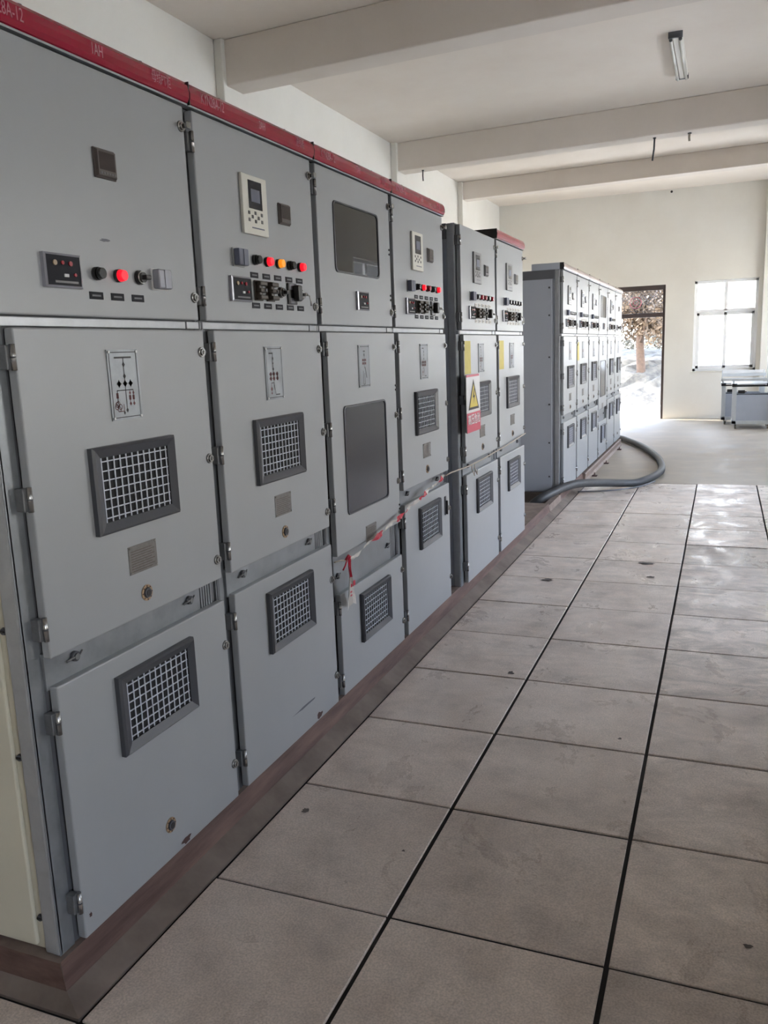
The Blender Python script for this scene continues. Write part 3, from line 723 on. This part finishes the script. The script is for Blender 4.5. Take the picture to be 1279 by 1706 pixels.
cabinet(D0 + 1.6, 'meter', 'grey metering cabinet with two smoked viewing windows, third from the near end', [(.118, 'KYN28A-12', .040), (.412, '3AH', .034), (.684, '计量柜', .034)], [], group=GA)
cabinet(D0 + 2.4, 'feeder', 'fourth grey cabinet with white relay, last under the near red fascia', [(.118, 'KYN28A-12', .040), (.412, '4AH', .034), (.684, '出线柜', .034)], ['ldark', 'lred', 'ldim', 'ldark', 'lred'], group=GA, extra=[
    ('door_handle', 'l', .715, .690, lambda b: (b.box(0, .006, -.012, .012, -.055, .055, 'moul', .003), b.box(.006, .018, -.006, .006, -.05, .03, 'black', .003)), {})])
GB = 'middle pair of grey switchgear cabinets'
yel = lambda b: b.box(0, .0008, -.062, .062, -.098, .098, 'yel')
cabinet(3.373, 'feeder', 'grey cabinet without a red fascia, standing alone with the hazard sign on its door', [], ['ldark', 'ldim', 'ldim', 'ldark', 'ldim'], fascia=None, sy=1.05, x=.02, z=-.004, end=True, group=GB, lab='labelp', extra=[
    ('yellow_sticker', 'm', .125, 1.52, yel, {'label': 'strip of yellow film'})])
cabinet(4.218, 'feeder', 'grey cabinet with faded red fascia beside the open cable pit', [], ['ldark'] * 5, sy=1.05, x=.02, z=-.004, group=GB, lab='labelp', extra=[
    ('yellow_sticker', 'm', .125, 1.52, yel, {'label': 'strip of yellow film'})])
GC = 'far run of six grey switchgear cabinets'
kinds = ['feeder', 'feeder', 'feeder', 'meter', 'feeder', 'pt']
labs = ['first cabinet of the far run, beside the hose and cable pit', 'second cabinet of the far run, with a yellow film strip on its door', 'third cabinet of the far run, just before the one with viewing windows',
        'far run cabinet with two smoked viewing windows', 'fifth cabinet of the far run, just beyond the one with viewing windows', 'last cabinet of the far run, nearest the open doorway']
for k in range(6):
    ex = [('yellow_sticker', 'm', .10, 1.50, yel, {'label': 'strip of yellow film'})] if k == 1 else []
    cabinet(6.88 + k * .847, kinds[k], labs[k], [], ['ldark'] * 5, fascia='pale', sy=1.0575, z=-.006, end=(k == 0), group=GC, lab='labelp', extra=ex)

# ================================================================== LOOSE THINGS
# hazard sign hanging on the fifth cabinet
sg = thing('hazard_sign', (.050, 3.512, 1.07), 'hazard sign with yellow lightning triangle over a red text panel, on a cabinet door', 'sign')
b = MB(); b.box(-.006, 0, -.150, .150, 0, .345, 'signw', .002); b.box(0, .0012, -.150, .150, .0, .118, 'signr'); b.box(0, .0012, -.150, .130, .332, .345, 'signr')
put('sign_board', b.mesh('sign_board'), sg)
b = MB(); b.add([(.0012, -.115, .135), (.0012, .120, .135), (.0012, .0, .318)], [(0, 1, 2)], 'ink'); b.add([(.0018, -.088, .150), (.0018, .092, .150), (.0018, .0, .288)], [(0, 1, 2)], 'signy')
b.add([(.0024, .010, .262), (.0024, -.022, .205), (.0024, .004, .208), (.0024, -.006, .165), (.0024, .028, .222), (.0024, .004, .218), (.0024, .022, .258)], [(0, 1, 2, 3, 4, 5, 6)], 'ink')
put('hazard_triangle', b.mesh('hazard_triangle'), sg, label='yellow triangle with black border and lightning bolt')
put('lettering', text_mesh('高压危险', .066, 'signw', 1.0, .001), sg, (.002, .002, .072))
# barrier tape
W_ = [(1.50, .742), (1.60, .725), (1.72, .729), (1.842, .747), (2.0, .762), (2.267, .792), (2.5, .822), (2.72, .850), (2.908, .876)]
def tape_path(y):
    for (a, za), (c, zc) in zip(W_[:-1], W_[1:]):
        if a <= y <= c: return za + (zc - za) * (y - a) / (c - a)
    return W_[-1][1]
tp = thing('barrier_tape', (.03, 1.50, .742), 'twisted red and white barrier tape strung across the cabinet fronts', 'barrier tape')
RED = [(1.89, 2.01), (2.19, 2.34), (2.52, 2.64), (2.83, 2.92)]
b = MB(); n = 150; prev = None
for k in range(n + 1):
    y = 1.625 + (2.97 - 1.625) * k / n; z = tape_path(y) if y < 2.908 else .876 + (y - 2.908) * .03
    th = k * .42 + math.sin(k * .3) * .6; w = .0090 + .003 * math.sin(k * .23) + (.003 if any(a <= y <= c for a, c in RED) else 0)
    if y < 1.85: w *= .7
    c = Vector((.006 + .004 * math.sin(k * .2), y - 1.5, z - .742)); d = Vector((.55 * math.cos(th), 0, .35 + .65 * abs(math.sin(th)))) * w
    cur = (c - d, c + Vector((.004 * math.sin(th), 0, 0)), c + d)
    if prev:
        m = 'taper' if any(a <= y <= q for a, q in RED) else 'tapew'
        b.add(list(prev) + list(cur), [(0, 1, 4, 3), (1, 2, 5, 4)], m)
    prev = cur
put('ribbon', b.mesh('ribbon'), tp)
b = MB()
b.tube([(0, 0, .004), (.004, .05, .0), (.004, .10, -.014), (.008, .125, -.004)], .003, 'tapestr', n=6); b.tube([(.006, .105, -.014), (.008, .085, -.030), (.006, .065, -.045)], .0035, 'taper', n=6)
b.tube([(.006, .095, -.01), (.012, .112, .006), (.012, .128, -.002), (.008, .114, -.014)], .006, 'taper', n=6)
put('knot', b.mesh('knot'), tp)
b = MB(); rows = []
for k in range(13):
    t = k / 12; zz = -.01 - .195 * t; w = .020 + .085 * max(0, t - .25) ** 1.1 / .75; yc = .118 + .016 * t
    rows.append([Vector((.010 + .006 * math.sin(j * 2.1 + t * 3), yc + w * (j / 4 - .5) * 1.0, zz - (.010 * abs(j - 2) if k == 12 else 0))) for j in range(5)])
for k in range(12):
    for j in range(4): b.add([rows[k][j], rows[k][j + 1], rows[k + 1][j + 1], rows[k + 1][j]], [(0, 1, 2, 3)], 'taper' if k < 5 else 'tapew')
tl = put('tail', b.mesh('tail'), tp, label='loose end of tape hanging down, white below red')
b = MB()
for y, z, w, h in ((.146, -.120, .022, .022), (.118, -.124, .014, .014), (.112, -.150, .018, .007), (.112, -.165, .018, .007)): b.box(.0165, .0168, y - w / 2, y + w / 2, z - h / 2, z + h / 2, 'taper')
put('printed_mark', b.mesh('printed_mark'), tl)
b = MB()
b.tube([(.006, 1.46, .135), (.01, 1.55, .140), (.014, 1.9, .128), (.014, 2.22, .128), (.014, 2.9, .142), (.014, 3.49, .163)], .0045, 'tapestr', n=6)
for dy in (0, .06): b.tube([(.012, 1.98 + dy, .128), (.016, 1.965 + dy, .10), (.022, 2.0 + dy, .055), (.016, 2.03 + dy, .08)], .003, 'tapestr', n=5)
put('string', b.mesh('string'), tp, label='thin pale stretched length')

# corrugated hose
pts = [(-.55, 6.45, -.34), (-.42, 6.43, -.18), (-.30, 6.40, -.05), (-.235, 6.38, .03), (-.17, 6.38, .10), (-.10, 6.42, .145), (-.02, 6.56, .178), (.044, 6.75, .192), (.128, 6.97, .192), (.234, 7.25, .160), (.347, 7.55, .115), (.48, 7.83, .07), (.60, 8.02, .047), (.68, 8.22, .047), (.75, 8.5, .047), (.80, 8.85, .047), (.80, 9.2, .047), (.765, 9.6, .047), (.70, 10.1, .047), (.58, 10.65, .047), (.43, 11.25, .047), (.27, 11.75, .047), (.10, 12.2, .047), (-.02, 12.5, .047), (-.25, 12.85, .047)]
def catmull(P, n=6):
    P = [Vector(p) for p in P]; P = [P[0]] + P + [P[-1]]; out = []
    for i in range(1, len(P) - 2):
        for k in range(n):
            t = k / n; a, b_, c, d = P[i - 1:i + 3]
            out.append(.5 * ((2 * b_) + (c - a) * t + (2 * a - 5 * b_ + 4 * c - d) * t * t + (3 * b_ - a - 3 * c + d) * t ** 3))
    return out + [P[-2]]
hp = catmull(pts, 14)
b = MB(); b.tube(hp, lambda i: .043 if i % 2 else .040, 'hose', n=14)
solo('cable_hose', b, 'thick grey corrugated hose looping over the floor out of the cable pit', 'hose')
b = MB(); b.tube(catmull([(.05, 7.55, .012), (.25, 7.62, .012), (.45, 7.74, .012), (.66, 8.02, .012), (.78, 8.4, .012)], 6), .008, 'cable', n=8)
solo('thin_cable', b, 'thin grey cable lying on the floor along the hose', 'cable')
for y, lb in ((8.75, 'rusty anchor clip on the base channel, nearest the hose end'), (9.85, 'rusty anchor clip on the base channel, middle of three'), (11.35, 'rusty anchor clip on the base channel, nearest the doorway')):
    b = MB(); b.box(-.03, .03, -.035, .035, 0, .012, 'chip', .003); b.cyl((0, 0, .012), (0, 0, .028), .012, 'ruststeel', n=6, smooth=False); b.cyl((0, 0, .028), (0, 0, .045), .006, 'ruststeel', n=8)
    solo('anchor_clip', b, lb, 'anchor bolt', (.06, y, 0), 'anchor clips along the base channel')

# fluorescent lamp (switched off)
fl = thing('fluorescent_lamp', (.918, 7.66, ZC), 'twin tube fluorescent batten fixed to the ceiling, switched off', 'ceiling light')
b = MB(); b.prism([(-.062, 0), (-.062, -.018), (-.022, -.052), (.022, -.052), (.062, -.018), (.062, 0)], .02, 1.40, 'fixture')
put('housing', b.mesh('housing'), fl)
b = MB(); b.box(-.066, .066, 0, .022, -.058, 0, 'frame', .003); ec = b.mesh('end_cap'); put('end_cap', ec, fl); put('end_cap', ec, fl, (0, 1.40, 0))
b = MB(); b.cyl((0, .035, 0), (0, 1.385, 0), .0145, 'tube', n=14); b.cyl((0, .022, 0), (0, .04, 0), .016, 'frame', n=14); tm = b.mesh('tube')
for x in (-.044, .044): put('tube', tm, fl, (x, 0, -.064))
# conduit stubs hanging from the second beam
for (x, z0, z1, r, lb) in ((.55, 4.07, 3.80, .011, 'long grey conduit stub hanging from the ceiling beam'), (.965, 4.07, 3.975, .013, 'short pale conduit stub hanging from the beam, right of the long one'), (-2.60, 4.07, 3.925, .009, 'short dark conduit stub hanging from the beam near the left wall')):
    b = MB(); b.tube([(0, 0, 0), (-.004, 0, (z1 - z0) * .5), (-.02 if z0 - z1 > .2 else 0, 0, z1 - z0)], r, 'moul' if r != .013 else 'tapestr', n=8)
    b.cyl((0, 0, 0), (0, 0, -.012), r * 1.8, 'moul', n=10)
    solo('conduit_stub', b, lb, 'conduit', (x, 10.50 - .075 * (x - XL), z0), 'conduit stubs under the beam')
b = MB(); b.cyl((0, 0, 0), (0, -.02, 0), .022, 'black', n=12); solo('wall_anchor', b, 'small black anchor high on the far wall', 'anchor', (.40, YF, 4.40))

# breaker transfer trolleys
def trolley(x, y, w, d, h, label, tray):
    t = thing('transfer_trolley', (x, y, 0), label, 'trolley', 'breaker transfer trolleys by the window')
    b = MB(); z0, z1 = .085, h
    for px in (0, w - .07):
        for py in (0, d - .05): b.prism([(px, z0), (px, z1), (px + .02, z1), (px + .07, z1 - .0), (px + .07, z0)], py, py + .05, 'trolleyf')
    b.box(0, w, 0, .035, .085, .145, 'trolleyf', .004); b.box(0, w, d - .035, d, .085, .145, 'trolleyf', .004); b.box(0, .035, 0, d, .085, .145, 'trolleyf', .004); b.box(w - .035, w, 0, d, .085, .145, 'trolleyf', .004)
    put('frame', b.mesh('frame'), t)
    b = MB(); b.box(.05, w - .05, .015, .022, .145, h - .17, 'trolley', .002); b.box(.05, w - .05, d - .03, d - .022, .145, h - .17, 'trolley', .002); b.box(.015, .022, .04, d - .04, .145, h - .17, 'trolley'); b.box(w - .022, w - .015, .04, d - .04, .145, h - .17, 'trolley')
    b.box(.06, w - .06, .022, .03, h - .17, h - .155, 'moul')
    put('side_panel', b.mesh('side_panel'), t)
    b = MB(); b.box(-.02, w + .02, -.01, d + .02, h, h + .025, 'trolleyf', .004); b.box(-.01, w + .01, -.02, .0, h - .03, h - .008, 'black', .004)
    tt = put('top_platform', b.mesh('top_platform'), t)
    b = MB(); b.box(-.02, w + .02, .03, .06, h + .065, h + .11, 'trolleyf', .006); b.box(.0, .03, .03, .06, h + .02, h + .07, 'trolleyf'); b.box(w - .03, w, .03, .06, h + .02, h + .07, 'trolleyf')
    put('guide_rail', b.mesh('guide_rail'), t)
    b = MB(); b.cyl((-.01, -.035, h + .01), (.07, -.035, h + .01), .018, 'black', n=10); b.cyl((w - .12, -.035, h + .01), (w - .04, -.035, h + .01), .018, 'black', n=10)
    put('locking_knob', b.mesh('locking_knob'), t)
    b = MB(); b.box(.09, .20, .008, .014, h - .145, h - .09, 'black', .003); b.box(.20, .225, .009, .013, h - .125, h - .11, 'black')
    put('nameplate', b.mesh('nameplate'), t)
    if tray:
        b = MB(); b.box(-.01, w + .04, d - .1, d - .07, h + .12, h + .18, 'trolleyf', .004)
        for px in (.0, w - .0): b.cyl((px, d - .085, h + .02), (px, d - .085, h + .24), .008, 'trolleyf', n=8)
        b.box(0, w, d - .09, d - .08, h + .185, h + .235, 'pvc', .002)
        put('upper_rail', b.mesh('upper_rail'), t)
    for px in (.07, w - .07):
        for py in (.06, d - .06):
            b = MB(); b.cyl((-.016, .012, .036), (.016, .012, .036), .036, 'caster', n=16); b.cyl((-.02, .012, .036), (.02, .012, .036), .012, 'moul', n=10)
            b.box(-.024, -.018, -.012, .03, .03, .085, 'trolleyf'); b.box(.018, .024, -.012, .03, .03, .085, 'trolleyf'); b.box(-.03, .03, -.02, .035, .078, .086, 'trolleyf')
            put('caster', b.mesh('caster'), t, (px, py, 0))
trolley(1.615, 14.46, .66, .62, .765, 'nearer grey breaker trolley on casters with a black nameplate', False)
trolley(1.44, 15.28, .72, .62, .74, 'rear grey breaker trolley against the far wall under the window', True)
b = MB(); b.box(-.03, .03, -.22, .22, 0, .60, 'signw', .004)
solo('white_panel', b, 'white upright panel standing on the trolley at the right edge', 'panel', (2.20, 14.84, .791)) 

# ================================================================== OUTSIDE
b = MB(); b.box(-25, 30, YF + .24, 60, -.15, -.005, 'ground'); b.box(XR + .24, 30, -20, YF + .24, -.15, -.005, 'ground')
struct('ground', b, 'pale sunlit yard outside the doorway')
b = MB(); rr = random.Random(5); nx, ny = 90, 22; vv = []
for j in range(ny + 1):
    for i in range(nx + 1):
        x = -14 + 26 * i / nx; t = j / ny; y = 20.7 + 6 * t
        z = .85 * min(1, t * 3.2) + .5 * t + rr.uniform(-.09, .09) * (1 if j else 0); vv.append((x + rr.uniform(-.06, .06), y + rr.uniform(-.08, .08), z - .02 if j else -.02))
b.add(vv, [(j * (nx + 1) + i, j * (nx + 1) + i + 1, (j + 1) * (nx + 1) + i + 1, (j + 1) * (nx + 1) + i) for j in range(ny) for i in range(nx)], 'bank')
struct('ground', b, 'rough pale stony bank across the yard outside the doorway')
def leaf_cloud(b, c, r, n, s, m, rnd):
    for _ in range(n):
        v = Vector((rnd.gauss(0, 1), rnd.gauss(0, 1), rnd.gauss(0, 1))).normalized() * (rnd.random() ** .45)
        p = Vector(c) + Vector((v.x * r[0], v.y * r[1], v.z * r[2]))
        a = Vector((rnd.uniform(-1, 1), rnd.uniform(-1, 1), rnd.uniform(-1, 1))).normalized(); q = a.orthogonal().normalized()
        l = s * rnd.uniform(.6, 1.4)
        b.add([p - a * l, p + q * l * .45, p + a * l, p - q * l * .45], [(0, 1, 2, 3)], m)
def tree(x, y, h, label, seed, zb=0.0):
    rnd = random.Random(seed); t = thing('leafy_tree', (x, y, zb), label, 'tree', 'trees outside the doorway')
    b = MB(); b.tube([(0, 0, -.1), (.03, 0, .6), (-.02, .05, 1.3), (.02, .05, 2.1), (.0, 0, h * .7)], lambda i: [.15, .12, .105, .085, .04][i], 'bark', n=10)
    for k in range(12):
        a = rnd.uniform(0, 2 * PI); z = rnd.uniform(1.2, h * .65); l = rnd.uniform(.6, 1.3)
        b.tube([(0, 0, z), (l * .5 * math.cos(a), l * .5 * math.sin(a), z + l * .35), (l * math.cos(a), l * math.sin(a), z + l * .85)], lambda i: [.045, .03, .012][i], 'bark', n=6)
    put('trunk', b.mesh('trunk'), t)
    b = MB()
    for k in range(46):
        a = rnd.uniform(0, 2 * PI); rr_ = rnd.uniform(0, 1.35); leaf_cloud(b, (rr_ * math.cos(a), rr_ * math.sin(a), rnd.uniform(1.55, h)), (.45, .45, .38), 150, .08, 'leaf', rnd)
    put('crown', b.mesh('crown'), t)
tree(-.62, 22.2, 4.3, 'tan leaved tree seen through the doorway', 11, .2)
tree(-2.6, 26.5, 4.6, 'tree farther back, left behind the doorway tree', 12, 1.1)
tree(2.6, 27.5, 4.8, 'tree farther back, right behind the doorway tree', 13, 1.2)
tree(-.1, 30.5, 5.2, 'tree farthest back, straight behind the doorway tree', 14, 0)
tree(-4.6, 31.0, 5.2, 'tree farthest back at the left edge of the doorway view', 15, 0)
for k, (x, y, z, lb) in enumerate(((-2.3, 24.5, 1.1, 'dusty bush on the bank left of the tree'), (.55, 25.0, 1.15, 'dusty bush on the bank right of the tree'), (-.9, 27.4, 1.2, 'dusty bush on the bank behind the tree'))):
    rnd = random.Random(30 + k); b = MB()
    for q in range(9): leaf_cloud(b, (rnd.uniform(-.9, .9), rnd.uniform(-.5, .5), rnd.uniform(.15, .9)), (.45, .45, .4), 110, .06, 'bush', rnd)
    solo('dusty_bush', b, lb, 'bush', (x, y, z), 'bushes on the bank')
